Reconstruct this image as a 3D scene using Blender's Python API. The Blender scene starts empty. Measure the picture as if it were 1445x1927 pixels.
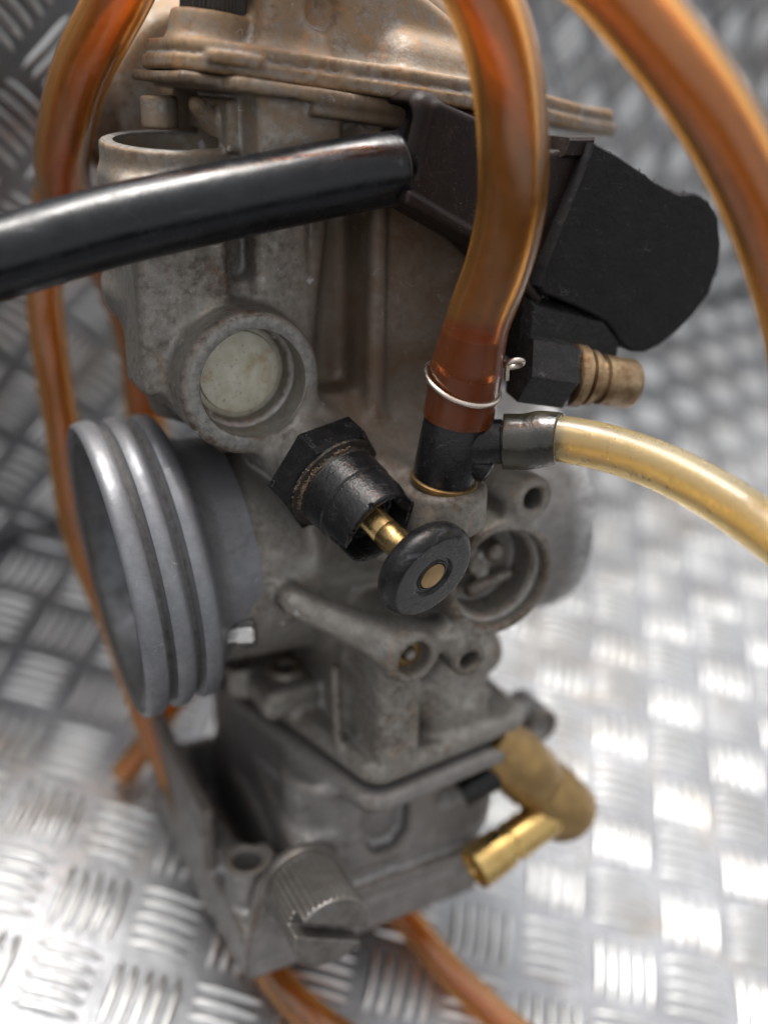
import bpy, bmesh, math, random
import numpy as np
import openvdb
from mathutils import Matrix, Vector
random.seed(4); np.random.seed(4)
scene = bpy.context.scene
MM = 0.001

# ------------------------------------------------------------------ frames
def nz(v):
    v = np.array(v, float); return v / np.linalg.norm(v)
# ground normal, line of the fold between ground plate and upright plate (camera coordinates)
gn = nz((.22, .735, .642)); gu = nz((.7295, .3129, -.6082)); gu = nz(gu - gu.dot(gn) * gn); gw = np.cross(gn, gu)
A = np.array([gu, gw, gn])                       # camera frame -> world
cU = nz((.020, .918, .396)); cS = np.array((.457, -.361, .813)); cS = nz(cS - cS.dot(cU) * cU); cX = np.cross(-cS, cU)
Mloc = np.array([cX, -cS, cU]).T                 # carburettor frame -> camera frame
Oc = np.array([-16.05, -5.59, -231.2])
CAM = np.array([0, 0, 250.]) - np.array([*(A @ Oc)[:2], 0])   # mm, world origin on the ground plate under the carburettor
RL = A @ Mloc                                    # carburettor frame -> world
OL = A @ Oc + CAM
def W(l):                                        # carburettor mm -> world metres
    return (RL @ np.array(l, float) + OL) * MM
def M4(R, t):
    m = Matrix(R.tolist()).to_4x4(); m.translation = Vector([float(x) for x in t]); return m
CARB = M4(RL, OL * MM)

# ------------------------------------------------------------------ camera
cam = bpy.data.cameras.new("camera"); camo = bpy.data.objects.new("camera", cam); scene.collection.objects.link(camo)
camo.matrix_world = M4(A, CAM * MM)
cam.sensor_fit = 'VERTICAL'; cam.sensor_height = 36; cam.lens = 36 * 1900 / 1927
cam.clip_start = .005; cam.clip_end = 50
cam.dof.use_dof = True; cam.dof.focus_distance = .180; cam.dof.aperture_fstop = 5.6; cam.dof.aperture_blades = 0
scene.camera = camo

# ------------------------------------------------------------------ light
SUN_EL, SUN_AZ = math.radians(63), math.radians(8)   # azimuth of the sun measured from +Y clockwise
wd = bpy.data.worlds.new("World"); scene.world = wd; wd.use_nodes = True
nt = wd.node_tree; bg = nt.nodes['Background']
sky = nt.nodes.new('ShaderNodeTexSky'); sky.sky_type = 'NISHITA'; sky.sun_disc = False
sky.sun_elevation = SUN_EL; sky.sun_rotation = SUN_AZ; sky.dust_density = 6; sky.air_density = 1.2; sky.ozone_density = 1
hs = nt.nodes.new('ShaderNodeHueSaturation'); hs.inputs['Saturation'].default_value = .08
nt.links.new(sky.outputs[0], hs.inputs['Color']); nt.links.new(hs.outputs[0], bg.inputs[0]); bg.inputs[1].default_value = .15
sl = bpy.data.lights.new("sun", 'SUN'); sl.energy = 2.0; sl.angle = math.radians(24); sl.color = (1, .95, .88)
so = bpy.data.objects.new("sun", sl); scene.collection.objects.link(so)
sd = Vector((math.sin(SUN_AZ) * math.cos(SUN_EL), math.cos(SUN_AZ) * math.cos(SUN_EL), math.sin(SUN_EL)))
so.rotation_euler = sd.to_track_quat('Z', 'Y').to_euler(); so.location = sd * 2
scene.view_settings.view_transform = 'Standard'; scene.view_settings.look = 'None'
scene.view_settings.exposure = 1.0; scene.view_settings.gamma = 1
scene.render.engine = 'CYCLES'; cy = scene.cycles
cy.use_denoising = True; cy.max_bounces = 12; cy.transmission_bounces = 10; cy.glossy_bounces = 5; cy.diffuse_bounces = 4
cy.caustics_reflective = False; cy.caustics_refractive = False; cy.sample_clamp_indirect = 6

# ------------------------------------------------------------------ materials
class NB:
    def __init__(s, name):
        s.m = bpy.data.materials.new(name); s.m.use_nodes = True; s.t = s.m.node_tree; s.p = s.t.nodes['Principled BSDF']
        s.tc = s.t.nodes.new('ShaderNodeTexCoord')
    def n(s, typ, **kw):
        nd = s.t.nodes.new(typ)
        for k, v in kw.items():
            if k[0] == '_': setattr(nd, k[1:], v)
            else: nd.inputs[k.replace('_', ' ')].default_value = v
        return nd
    def l(s, a, b): s.t.links.new(a, b)
    def noise(s, scale, detail=5, rough=.55, dist=0, stretch=None):
        nd = s.n('ShaderNodeTexNoise', Scale=scale, Detail=detail, Roughness=rough, Distortion=dist)
        if stretch:
            mp = s.n('ShaderNodeMapping'); mp.inputs['Scale'].default_value = stretch
            s.l(s.tc.outputs['Object'], mp.inputs['Vector']); s.l(mp.outputs[0], nd.inputs['Vector'])
        else: s.l(s.tc.outputs['Object'], nd.inputs['Vector'])
        return nd.outputs['Fac']
    def ramp(s, fac, a, b, lo=0, hi=1):
        nd = s.n('ShaderNodeMapRange'); nd.inputs[1].default_value = a; nd.inputs[2].default_value = b
        nd.inputs[3].default_value = lo; nd.inputs[4].default_value = hi; s.l(fac, nd.inputs[0]); return nd.outputs[0]
    def math(s, op, a, b):
        nd = s.t.nodes.new('ShaderNodeMath'); nd.operation = op; nd.use_clamp = True
        for i, v in enumerate((a, b)):
            if isinstance(v, (int, float)): nd.inputs[i].default_value = v
            else: s.l(v, nd.inputs[i])
        return nd.outputs[0]
    def math2(s, op, a, b):
        nd = s.t.nodes.new('ShaderNodeMath'); nd.operation = op; s.l(a, nd.inputs[0]); nd.inputs[1].default_value = b; return nd.outputs[0]
    def mix(s, fac, a, b):
        nd = s.t.nodes.new('ShaderNodeMix'); nd.data_type = 'RGBA'
        for i, v in ((6, a), (7, b)):
            if isinstance(v, tuple): nd.inputs[i].default_value = (*v, 1)
            else: s.l(v, nd.inputs[i])
        if isinstance(fac, (int, float)): nd.inputs[0].default_value = fac
        else: s.l(fac, nd.inputs[0])
        return nd.outputs[2]
    def set(s, **kw):
        for k, v in kw.items():
            i = s.p.inputs[k.replace('_', ' ')]
            if isinstance(v, (int, float)): i.default_value = v
            elif isinstance(v, tuple): i.default_value = (*v, 1)
            else: s.l(v, i)
    def bump(s, fac, strength, dist):
        nd = s.n('ShaderNodeBump', Strength=strength, Distance=dist); s.l(fac, nd.inputs['Height'])
        if s.p.inputs['Normal'].links: s.l(s.p.inputs['Normal'].links[0].from_socket, nd.inputs['Normal'])
        s.l(nd.outputs[0], s.p.inputs['Normal'])
    def point(s): return s.t.nodes.new('ShaderNodeNewGeometry').outputs['Pointiness']
    def sep(s): 
        nd = s.t.nodes.new('ShaderNodeSeparateXYZ'); s.l(s.tc.outputs['Object'], nd.inputs[0]); return nd.outputs

def cast(name, c1, c2, dirt, rust, amt=.5, metal=.75, rough=.5, dust_z=None, bump=.5, rustamt=.35, wearamt=.7, stain=None):
    b = NB(name)
    big = b.noise(60, 4, .6); mid = b.noise(260, 6, .65); fine = b.noise(1800, 4, .6); mott = b.noise(700, 5, .6)
    col = b.mix(b.ramp(mid, .35, .65), c1, c2)
    col = b.mix(b.ramp(fine, .62, .78, 0, .6), col, tuple(min(1, x * 1.7) for x in c1))      # bright grains
    dm = b.ramp(b.math('ADD', b.math('MULTIPLY', big, .6), b.math('MULTIPLY', mott, .5)), .62 - .22 * amt, .80 - .22 * amt)
    if dust_z:
        z = b.ramp(b.sep()[2], dust_z[0] * MM, dust_z[1] * MM, 0, dust_z[2])
        zd = b.math('MULTIPLY', z, b.ramp(mid, .36, .60))
    pt = b.point(); crev = b.ramp(pt, .495, .45, 0, .9)
    dm2 = b.math('ADD', b.math('MULTIPLY', dm, .85), crev)
    col = b.mix(dm2, col, b.mix(b.ramp(mott, .4, .62), dirt, tuple(x * .55 for x in dirt)))
    if dust_z: col = b.mix(zd, col, (.27, .175, .095)); dm2 = b.math('ADD', dm2, b.math('MULTIPLY', zd, .8))
    rm = b.math('MULTIPLY', b.ramp(b.noise(120, 6, .7, 1.5), .55, .68), rustamt)
    col = b.mix(rm, col, rust)
    if stain:                                                       # old fuel and dust have browned the slide housing
        x0, x1, z0, z1, am = stain; o_ = b.sep()
        sm = b.math('MULTIPLY', b.math('MULTIPLY', b.ramp(o_[0], x0 * MM, x1 * MM), b.ramp(o_[2], z0 * MM, z1 * MM)), b.ramp(b.noise(90, 6, .65, .6), .34, .60, .55 * am, am))
        col = b.mix(sm, col, (.115, .072, .042)); dm2 = b.math('ADD', dm2, b.math('MULTIPLY', sm, .7))
    sc_ = b.noise(110, 2, .5, 2.2, (1, .35, 1)); sc2 = b.noise(300, 3)
    line = b.math('MULTIPLY', b.math('SUBTRACT', 1., b.math('MULTIPLY', b.math('ABSOLUTE', b.math2('SUBTRACT', sc_, .5), 0), 240.)), b.ramp(sc2, .56, .62, 0, .55))
    col = b.mix(line, col, (.66, .66, .65))
    wear = b.math('MULTIPLY', b.ramp(pt, .515, .56, 0, wearamt), b.ramp(mott, .38, .55))
    col = b.mix(wear, col, (.62, .62, .62))
    met = b.math('MULTIPLY', b.math('SUBTRACT', 1., b.math('MULTIPLY', b.math('ADD', dm2, rm), .95)), metal)
    b.set(Base_Color=col, Metallic=met, Roughness=b.ramp(mid, .3, .7, rough - .08, rough + .14))
    b.bump(fine, .7 * bump, .00025); b.bump(mott, .5 * bump, .0003)
    return b.m
TAN = (.26, .155, .075); BRN = (.115, .082, .055); RST = (.36, .15, .045)
M_body = cast('cast_aluminium', (.31, .295, .27), (.225, .21, .19), BRN, RST, .42, .72, .52, dust_z=(66, 92, .7), rustamt=.2, stain=(-14, -2, 24, 36, 1.0))
M_clean = cast('turned_cast_aluminium', (.46, .455, .45), (.38, .375, .37), (.22, .21, .19), RST, .0, .8, .42, bump=.35, rustamt=.05)
M_top = cast('dusty_cast_aluminium', (.27, .255, .235), (.17, .155, .135), TAN, (.42, .19, .06), .7, .6, .60, dust_z=(93, 108, 1.0), rustamt=.6)
M_bowl = cast('grey_cast_aluminium', (.27, .258, .25), (.205, .195, .19), BRN, RST, .2, .65, .50, bump=.4, rustamt=.08)
M_spig = cast('smooth_cast_aluminium', (.24, .243, .26), (.19, .193, .205), (.13, .125, .12), RST, .0, .7, .48, bump=.3, rustamt=.03, wearamt=.0)

def simple(name, col, rough, metal=0, col2=None, scale=300, spec=.5, bump=.0, speck=None, coat=0, scratch=0):
    b = NB(name); nn = b.noise(scale, 6, .6)
    c = b.mix(b.ramp(nn, .35, .68), col, col2 or tuple(x * .75 for x in col))
    if speck: c = b.mix(b.ramp(b.noise(2600, 2, .5), speck[1], speck[1] + .04), c, speck[0])
    b.set(Base_Color=c, Metallic=metal, Roughness=b.ramp(nn, .3, .7, max(.02, rough - .08), rough + .1), Specular_IOR_Level=spec, Coat_Weight=coat, Coat_Roughness=.15)
    if bump: b.bump(b.noise(scale * 4, 4, .6), bump, .0003)
    if scratch:
        n1 = b.noise(70, 2, .5, 3.0, (1, .3, .8)); n2 = b.noise(95, 2, .5, 2.0, (.3, 1, 1)); msk = b.noise(240, 3)
        ln = b.math('ADD', b.math('SUBTRACT', 1., b.math('MULTIPLY', b.math('ABSOLUTE', b.math2('SUBTRACT', n1, .5), 0), 260.)), b.math('SUBTRACT', 1., b.math('MULTIPLY', b.math('ABSOLUTE', b.math2('SUBTRACT', n2, .46), 0), 260.)))
        ln = b.math('MULTIPLY', ln, b.ramp(msk, .50, .60, 0, scratch)); c = b.mix(ln, c, tuple(min(1, x * 6 + .03) for x in col)); b.set(Base_Color=c)
        b.bump(ln, .3, .0001)
    return b.m
M_blk = simple('black_plastic', (.008, .008, .009), .23, 0, (.014, .013, .013), 420, .28, .35, ((.16, .13, .09), .74), scratch=.8)
M_blkdust = simple('dusty_black_plastic', (.012, .011, .010), .5, 0, (.035, .027, .02), 520, .3, .5, ((.2, .15, .1), .66))
M_hose = simple('black_rubber_hose', (.006, .0065, .008), .24, 0, (.012, .013, .015), 160, .32, .15, ((.2, .2, .2), .76), scratch=.5)
M_block = simple('brown_black_plastic', (.011, .0065, .0055), .46, 0, (.018, .012, .010), 300, .2, .3, ((.2, .15, .12), .72), scratch=.7)
M_cap = simple('matte_black_rubber', (.014, .0128, .0135), .8, 0, (.022, .0205, .0205), 180, .15, .8, ((.17, .14, .12), .74), scratch=.5)
M_dark = simple('oily_dark_steel', (.03, .027, .026), .4, .4, (.06, .05, .04), 300, .5, .3)
M_brass = simple('worn_brass', (.62, .43, .19), .30, 1, (.42, .28, .12), 500, .5, .12)
M_brasst = simple('tarnished_brass', (.36, .235, .095), .40, .85, (.24, .155, .07), 200, .5, .12)
M_bfit = simple('bright_brass', (.60, .42, .16), .28, 1, (.46, .31, .12), 200, .5, .05)
M_wire = simple('steel_wire', (.62, .57, .50), .3, 1, (.5, .44, .38), 400)
M_steel = simple('zinc_bolt', (.55, .55, .56), .3, 1, (.4, .38, .36), 400)
M_knurl = simple('grey_knurled_steel', (.20, .19, .18), .42, .7, (.12, .105, .09), 300, .5, .1)
M_rscrew = simple('rusty_screw_brass', (.34, .25, .15), .38, .85, (.16, .09, .045), 350, .5, .5)
M_green = simple('greenish_rubber_gasket', (.02, .05, .03), .5)

def plug_mat():
    b = NB('stained_steel_plug'); mid = b.noise(330, 6, .65); fine = b.noise(1500, 3)
    c = b.mix(b.ramp(mid, .38, .62), (.62, .60, .50), (.50, .475, .37))
    c = b.mix(b.ramp(b.noise(170, 8, .75, .6), .50, .66, 0, .55), c, (.34, .20, .07))
    c = b.mix(b.ramp(fine, .66, .70, 0, .8), c, (.10, .07, .04))
    b.set(Base_Color=c, Metallic=.35, Roughness=.5); b.bump(fine, .15, .0002); return b.m
M_plug = plug_mat()
M_throat = cast('shaded_throat', (.13, .135, .15), (.09, .095, .105), (.06, .05, .04), RST, .2, .7, .42, bump=.2, rustamt=.05)  # shade inside the mouth put into the colour: darker metal than the spigot

def hose_mat(name, col, deep, rough=.15, trans=.90):
    b = NB(name); nn = b.noise(90, 3, .5); sp = b.noise(2200, 2)
    c = b.mix(b.ramp(nn, .35, .65), col, deep)
    c = b.mix(b.ramp(sp, .74, .76, 0, .6), c, (.7, .55, .4))
    b.set(Base_Color=c, Roughness=b.ramp(b.noise(500, 4), .3, .7, rough - .05, rough + .12), Transmission_Weight=trans, IOR=1.42, Coat_Weight=.35, Coat_Roughness=.22)
    b.bump(b.noise(200, 3), .03, .0004)
    return b.m
M_amber = hose_mat('amber_rubber_tube', (.94, .44, .10), (.93, .41, .085))
M_stain = hose_mat('fuel_stained_amber_tube', (.80, .24, .06), (.74, .19, .05), .16, .88)
M_sleeve = simple('dark_glossy_sleeve', (.010, .009, .007), .28, 0, (.028, .022, .010), 300, .5, .4, coat=.3)
M_yellow = hose_mat('yellowed_clear_tube', (.97, .76, .38), (.96, .72, .33), .27, .88)

def plate_mat(name, ca, cb, r0, r1):
    b = NB(name)
    mid = b.noise(45, 6, .6); fine = b.noise(500, 5, .6); str_ = b.noise(300, 3, .5, 0, (1, .08, 1))
    c = b.mix(b.ramp(mid, .35, .65), ca, cb)
    pt = b.point()
    c = b.mix(b.math('MULTIPLY', b.ramp(b.noise(24, 6, .7, 1), .54, .68), .5), c, (.30, .25, .20))
    b.set(Base_Color=c, Metallic=.93, Roughness=b.ramp(fine, .3, .7, r0, r1))
    b.bump(fine, .10, .0006); b.bump(mid, .25, .003); b.bump(str_, .06, .0005)
    return b.m
M_plate = plate_mat('dulled_aluminium_plate', (.30, .305, .32), (.215, .218, .23), .40, .56)
M_bar = plate_mat('polished_tread_bars', (.60, .60, .60), (.46, .46, .455), .30, .46)

# ------------------------------------------------------------------ mesh helpers
def mesh_obj(name, verts, faces, mat, parent=None, smooth=True, sharp=None):
    me = bpy.data.meshes.new(name); me.from_pydata([tuple(v) for v in verts], [], faces); me.update()
    me.materials.append(mat)
    if smooth:
        me.polygons.foreach_set('use_smooth', [True] * len(me.polygons))
        if sharp: me.set_sharp_from_angle(angle=math.radians(sharp))
    o = bpy.data.objects.new(name, me); scene.collection.objects.link(o)
    if parent: o.parent = parent
    return o
def tag(o, label=None, cat=None, group=None, kind=None):
    for k, v in (('label', label), ('category', cat), ('group', group), ('kind', kind)):
        if v: o[k] = v
    return o
def empty(name, mw, label, cat, group=None):
    o = bpy.data.objects.new(name, None); scene.collection.objects.link(o); o.matrix_world = mw; o.empty_display_size = .01
    return tag(o, label, cat, group)
def world_obj(name, verts_mm, faces, mat, smooth=True, sharp=None):
    """a top-level mesh given in carburettor mm; its origin is put at its own base"""
    w = (np.asarray(verts_mm) @ RL.T + OL) * MM
    c = np.array([(w[:, 0].min() + w[:, 0].max()) / 2, (w[:, 1].min() + w[:, 1].max()) / 2, w[:, 2].min()])
    lv = (w - c) @ RL                      # local axes of the carburettor, so textures follow it
    o = mesh_obj(name, lv, faces, mat, None, smooth, sharp); o.matrix_world = M4(RL, c); return o
class MB:                                   # collects several shapes into one mesh (mm)
    def __init__(s): s.v = []; s.f = []
    def add(s, vf):
        v, f = vf; k = len(s.v); s.v += [tuple(p) for p in v]; s.f += [tuple(i + k for i in q) for q in f]; return s
    def obj(s, name, mat, parent, smooth=True, sharp=40): return mesh_obj(name, np.array(s.v) * MM, s.f, mat, parent, smooth, sharp)
    def world(s, name, mat, smooth=True, sharp=40): return world_obj(name, np.array(s.v), s.f, mat, smooth, sharp)
def frame(d, up=(0, 0, 1)):
    d = nz(d); u = np.array(up, float)
    if abs(d.dot(nz(u))) > .95: u = np.array((1., 0, 0))
    a = nz(np.cross(u, d)); return a, np.cross(d, a), d
def lathe(p0, d, prof, n=48, rfun=None, up=(0, 0, 1), ends=True):
    """prof: list of (distance along axis, radius)"""
    p0 = np.array(p0, float); a, b, d = frame(d, up); v = []; f = []
    for (t, r) in prof:
        for i in range(n):
            th = 2 * math.pi * i / n; rr = r * (rfun(t, th) if rfun else 1)
            v.append(p0 + d * t + rr * (a * math.cos(th) + b * math.sin(th)))
    m = len(prof)
    for j in range(m - 1):
        for i in range(n):
            i2 = (i + 1) % n; f.append((j * n + i, j * n + i2, (j + 1) * n + i2, (j + 1) * n + i))
    if ends: f.append(tuple(range(n))[::-1]); f.append(tuple((m - 1) * n + i for i in range(n)))
    return v, f
def spline(pts, n=16):
    P = np.array(pts, float); P = np.vstack([2 * P[0] - P[1], P, 2 * P[-1] - P[-2]]); out = []
    for i in range(1, len(P) - 2):
        for k in range(n):
            t = k / n; a, b, c, d = P[i - 1:i + 3]
            out.append(.5 * (2 * b + (c - a) * t + (2 * a - 5 * b + 4 * c - d) * t * t + (3 * b - a - 3 * c + d) * t ** 3))
    out.append(P[-2]); return np.array(out)
def sweep(path, rad, n=28, closed_ends=True):
    P = np.array(path); T = np.gradient(P, axis=0); T /= np.linalg.norm(T, axis=1)[:, None]
    a = nz(np.cross(T[0], (0, .3, 1))); v = []; f = []
    rad = np.broadcast_to(rad, len(P)) if np.ndim(rad) < 1 else np.array(rad)
    for i in range(len(P)):
        a = nz(a - a.dot(T[i]) * T[i]); b = np.cross(T[i], a)
        for k in range(n):
            th = 2 * math.pi * k / n; v.append(P[i] + rad[i] * (a * math.cos(th) + b * math.sin(th)))
    for i in range(len(P) - 1):
        for k in range(n):
            k2 = (k + 1) % n; f.append((i * n + k, i * n + k2, (i + 1) * n + k2, (i + 1) * n + k))
    if closed_ends:
        f.append(tuple(range(n))[::-1]); f.append(tuple((len(P) - 1) * n + k for k in range(n)))
    return v, f
def tube(path, ro, ri, n=32):
    """hollow hose: outer wall, inner wall, ring-shaped ends"""
    vo, fo = sweep(path, ro, n, False); vi, fi = sweep(path, ri, n, False); m = len(path)
    k = len(vo); f = list(fo) + [tuple(q + k for q in reversed(c)) for c in fi]
    for e in (0, m - 1):
        for i in range(n):
            j = (i + 1) % n; q = (e * n + i, k + e * n + i, k + e * n + j, e * n + j)
            f.append(q if e == 0 else q[::-1])
    return vo + vi, f
def prism(poly, lo, hi, plane='xz', bevel=0.0):
    """poly of 2D points extruded along the third axis, small chamfer on both rims"""
    P = np.array(poly, float); n = len(P)
    ar = .5 * sum(P[i][0] * P[(i + 1) % n][1] - P[(i + 1) % n][0] * P[i][1] for i in range(n))
    if ar < 0: P = P[::-1]
    E = np.roll(P, -1, 0) - P; N = np.stack([E[:, 1], -E[:, 0]], 1); N /= np.linalg.norm(N, axis=1)[:, None]
    V = N + np.roll(N, 1, 0); V /= np.maximum(.35, (V * N).sum(1))[:, None]
    layers = [(lo, bevel), (lo + bevel, 0), (hi - bevel, 0), (hi, bevel)] if bevel else [(lo, 0), (hi, 0)]
    v = []; f = []
    for (z, ins) in layers:
        for q in P - V * ins:
            v.append({'xz': (q[0], z, q[1]), 'xy': (q[0], q[1], z), 'yz': (z, q[0], q[1])}[plane])
    for j in range(len(layers) - 1):
        for i in range(n):
            i2 = (i + 1) % n; f.append((j * n + i, j * n + i2, (j + 1) * n + i2, (j + 1) * n + i))
    f.append(tuple(range(n))[::-1]); f.append(tuple((len(layers) - 1) * n + i for i in range(n)))
    if plane == 'xz': f = [q[::-1] for q in f]
    return v, f
def torus(c, d, R, r, n=48, m=12, a0=0, a1=2 * math.pi, up=(0, 0, 1)):
    c = np.array(c, float); a, b, d = frame(d, up)
    full = abs(a1 - a0 - 2 * math.pi) < 1e-6
    th = np.linspace(a0, a1, n + (0 if full else 1), endpoint=not full); v = []; f = []
    for t in th:
        e = a * math.cos(t) + b * math.sin(t)
        for k in range(m):
            p = 2 * math.pi * k / m; v.append(c + e * (R + r * math.cos(p)) + d * r * math.sin(p))
    L = len(th)
    for i in range(L if full else L - 1):
        for k in range(m):
            i2 = (i + 1) % L; k2 = (k + 1) % m; f.append((i * m + k, i * m + k2, i2 * m + k2, i2 * m + k)[::-1])
    if not full: f.append(tuple(range(m))); f.append(tuple((L - 1) * m + k for k in range(m))[::-1])
    return v, f

# ------------------------------------------------------------------ cast shapes: signed distance volume, fillets where pieces meet
class Cast:
    def __init__(s, lo, hi, h):
        s.lo = np.array(lo, float); s.h = h; s.n = np.ceil((np.array(hi) - s.lo) / h).astype(int) + 1
        s.a = np.full(s.n, 3 * h + 3, np.float32)
        s.ax = [s.lo[i] + h * np.arange(s.n[i], dtype=np.float32) for i in range(3)]
    def _win(s, lo, hi, pad):
        i0 = np.maximum(0, np.floor((np.array(lo) - pad - s.lo) / s.h).astype(int)); i1 = np.minimum(s.n, np.ceil((np.array(hi) + pad - s.lo) / s.h).astype(int) + 1)
        sl = tuple(slice(a, b) for a, b in zip(i0, i1))
        if any(b <= a for a, b in zip(i0, i1)): return None, None
        g = [s.ax[0][sl[0]][:, None, None], s.ax[1][sl[1]][None, :, None], s.ax[2][sl[2]][None, None, :]]
        return sl, g
    def put(s, prim, k=1.5):
        fn, lo, hi = prim; sl, g = s._win(lo, hi, k + 3 * s.h)
        if sl is None: return s
        d = fn(*g).astype(np.float32); a = s.a[sl]; hh = np.clip(k - np.abs(a - d), 0, None) / k
        s.a[sl] = np.minimum(a, d) - hh * hh * k * .25; return s
    def cut(s, prim, k=.5):
        fn, lo, hi = prim; sl, g = s._win(lo, hi, k + 3 * s.h)
        if sl is None: return s
        d = -fn(*g).astype(np.float32); a = s.a[sl]; hh = np.clip(k - np.abs(a - d), 0, None) / k
        s.a[sl] = np.maximum(a, d) + hh * hh * k * .25; return s
    def mesh(s, name, mat, parent, xf=None):
        B = 3 * s.h; g = openvdb.FloatGrid(B); g.copyFromArray(np.clip(s.a, -B, B))
        p, q = g.convertToQuads(0.0); v = p * s.h + s.lo
        if xf is not None: v = xf(v)
        me = bpy.data.meshes.new(name); nv, nq = len(v), len(q)
        me.vertices.add(nv); me.vertices.foreach_set('co', (v * MM).astype(np.float32).ravel())
        me.loops.add(nq * 4); me.loops.foreach_set('vertex_index', q[:, ::-1].astype(np.int32).ravel())
        me.polygons.add(nq); me.polygons.foreach_set('loop_start', np.arange(0, nq * 4, 4, dtype=np.int32))
        me.polygons.foreach_set('use_smooth', np.ones(nq, bool)); me.update(calc_edges=True); me.validate()
        me.materials.append(mat); o = bpy.data.objects.new(name, me); scene.collection.objects.link(o); o.parent = parent
        # make sure the surface faces outward
        return o
def Box(lo, hi, r=.6):
    lo = np.array(lo, float); hi = np.array(hi, float); c = (lo + hi) / 2; e = (hi - lo) / 2 - r
    def fn(x, y, z):
        qx = np.abs(x - c[0]) - e[0]; qy = np.abs(y - c[1]) - e[1]; qz = np.abs(z - c[2]) - e[2]
        return np.sqrt(np.maximum(qx, 0) ** 2 + np.maximum(qy, 0) ** 2 + np.maximum(qz, 0) ** 2) + np.minimum(np.maximum(np.maximum(qx, qy), qz), 0) - r
    return fn, lo, hi
def OBox(c, half, R, r=.6):
    """box in its own axes: the columns of R"""
    c = np.array(c, float); R = np.array(R, float); e = np.array(half) - r; ext = np.abs(R) @ np.array(half)
    def fn(x, y, z):
        q = [np.abs(R[0, i] * (x - c[0]) + R[1, i] * (y - c[1]) + R[2, i] * (z - c[2])) - e[i] for i in range(3)]
        return np.sqrt(np.maximum(q[0], 0) ** 2 + np.maximum(q[1], 0) ** 2 + np.maximum(q[2], 0) ** 2) + np.minimum(np.maximum(np.maximum(q[0], q[1]), q[2]), 0) - r
    return fn, c - ext, c + ext
def Cyl(p0, p1, r0, r1=None, rd=.6):
    p0 = np.array(p0, float); p1 = np.array(p1, float); r1 = r0 if r1 is None else r1; ax = p1 - p0; L = np.linalg.norm(ax); ax = ax / L
    def fn(x, y, z):
        t = (x - p0[0]) * ax[0] + (y - p0[1]) * ax[1] + (z - p0[2]) * ax[2]
        q2 = (x - p0[0]) ** 2 + (y - p0[1]) ** 2 + (z - p0[2]) ** 2 - t * t
        rr = r0 + (r1 - r0) * np.clip(t / L, 0, 1); dr = np.sqrt(np.maximum(q2, 0)) - rr + rd; dz = np.abs(t - L / 2) - L / 2 + rd
        return np.sqrt(np.maximum(dr, 0) ** 2 + np.maximum(dz, 0) ** 2) + np.minimum(np.maximum(dr, dz), 0) - rd
    R = max(r0, r1); return fn, np.minimum(p0, p1) - R, np.maximum(p0, p1) + R
def Cap(p0, p1, r0, r1=None):
    p0 = np.array(p0, float); p1 = np.array(p1, float); r1 = r0 if r1 is None else r1; b = p1 - p0; bb = b.dot(b)
    def fn(x, y, z):
        t = np.clip(((x - p0[0]) * b[0] + (y - p0[1]) * b[1] + (z - p0[2]) * b[2]) / bb, 0, 1)
        return np.sqrt((x - p0[0] - t * b[0]) ** 2 + (y - p0[1] - t * b[1]) ** 2 + (z - p0[2] - t * b[2]) ** 2) - (r0 + (r1 - r0) * t)
    R = max(r0, r1); return fn, np.minimum(p0, p1) - R, np.maximum(p0, p1) + R
def Tor(c, d, R, r):
    c = np.array(c, float); d = nz(d)
    def fn(x, y, z):
        t = (x - c[0]) * d[0] + (y - c[1]) * d[1] + (z - c[2]) * d[2]
        q = np.sqrt(np.maximum((x - c[0]) ** 2 + (y - c[1]) ** 2 + (z - c[2]) ** 2 - t * t, 0)) - R
        return np.sqrt(q * q + t * t) - r
    return fn, c - R - r, c + R + r
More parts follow.
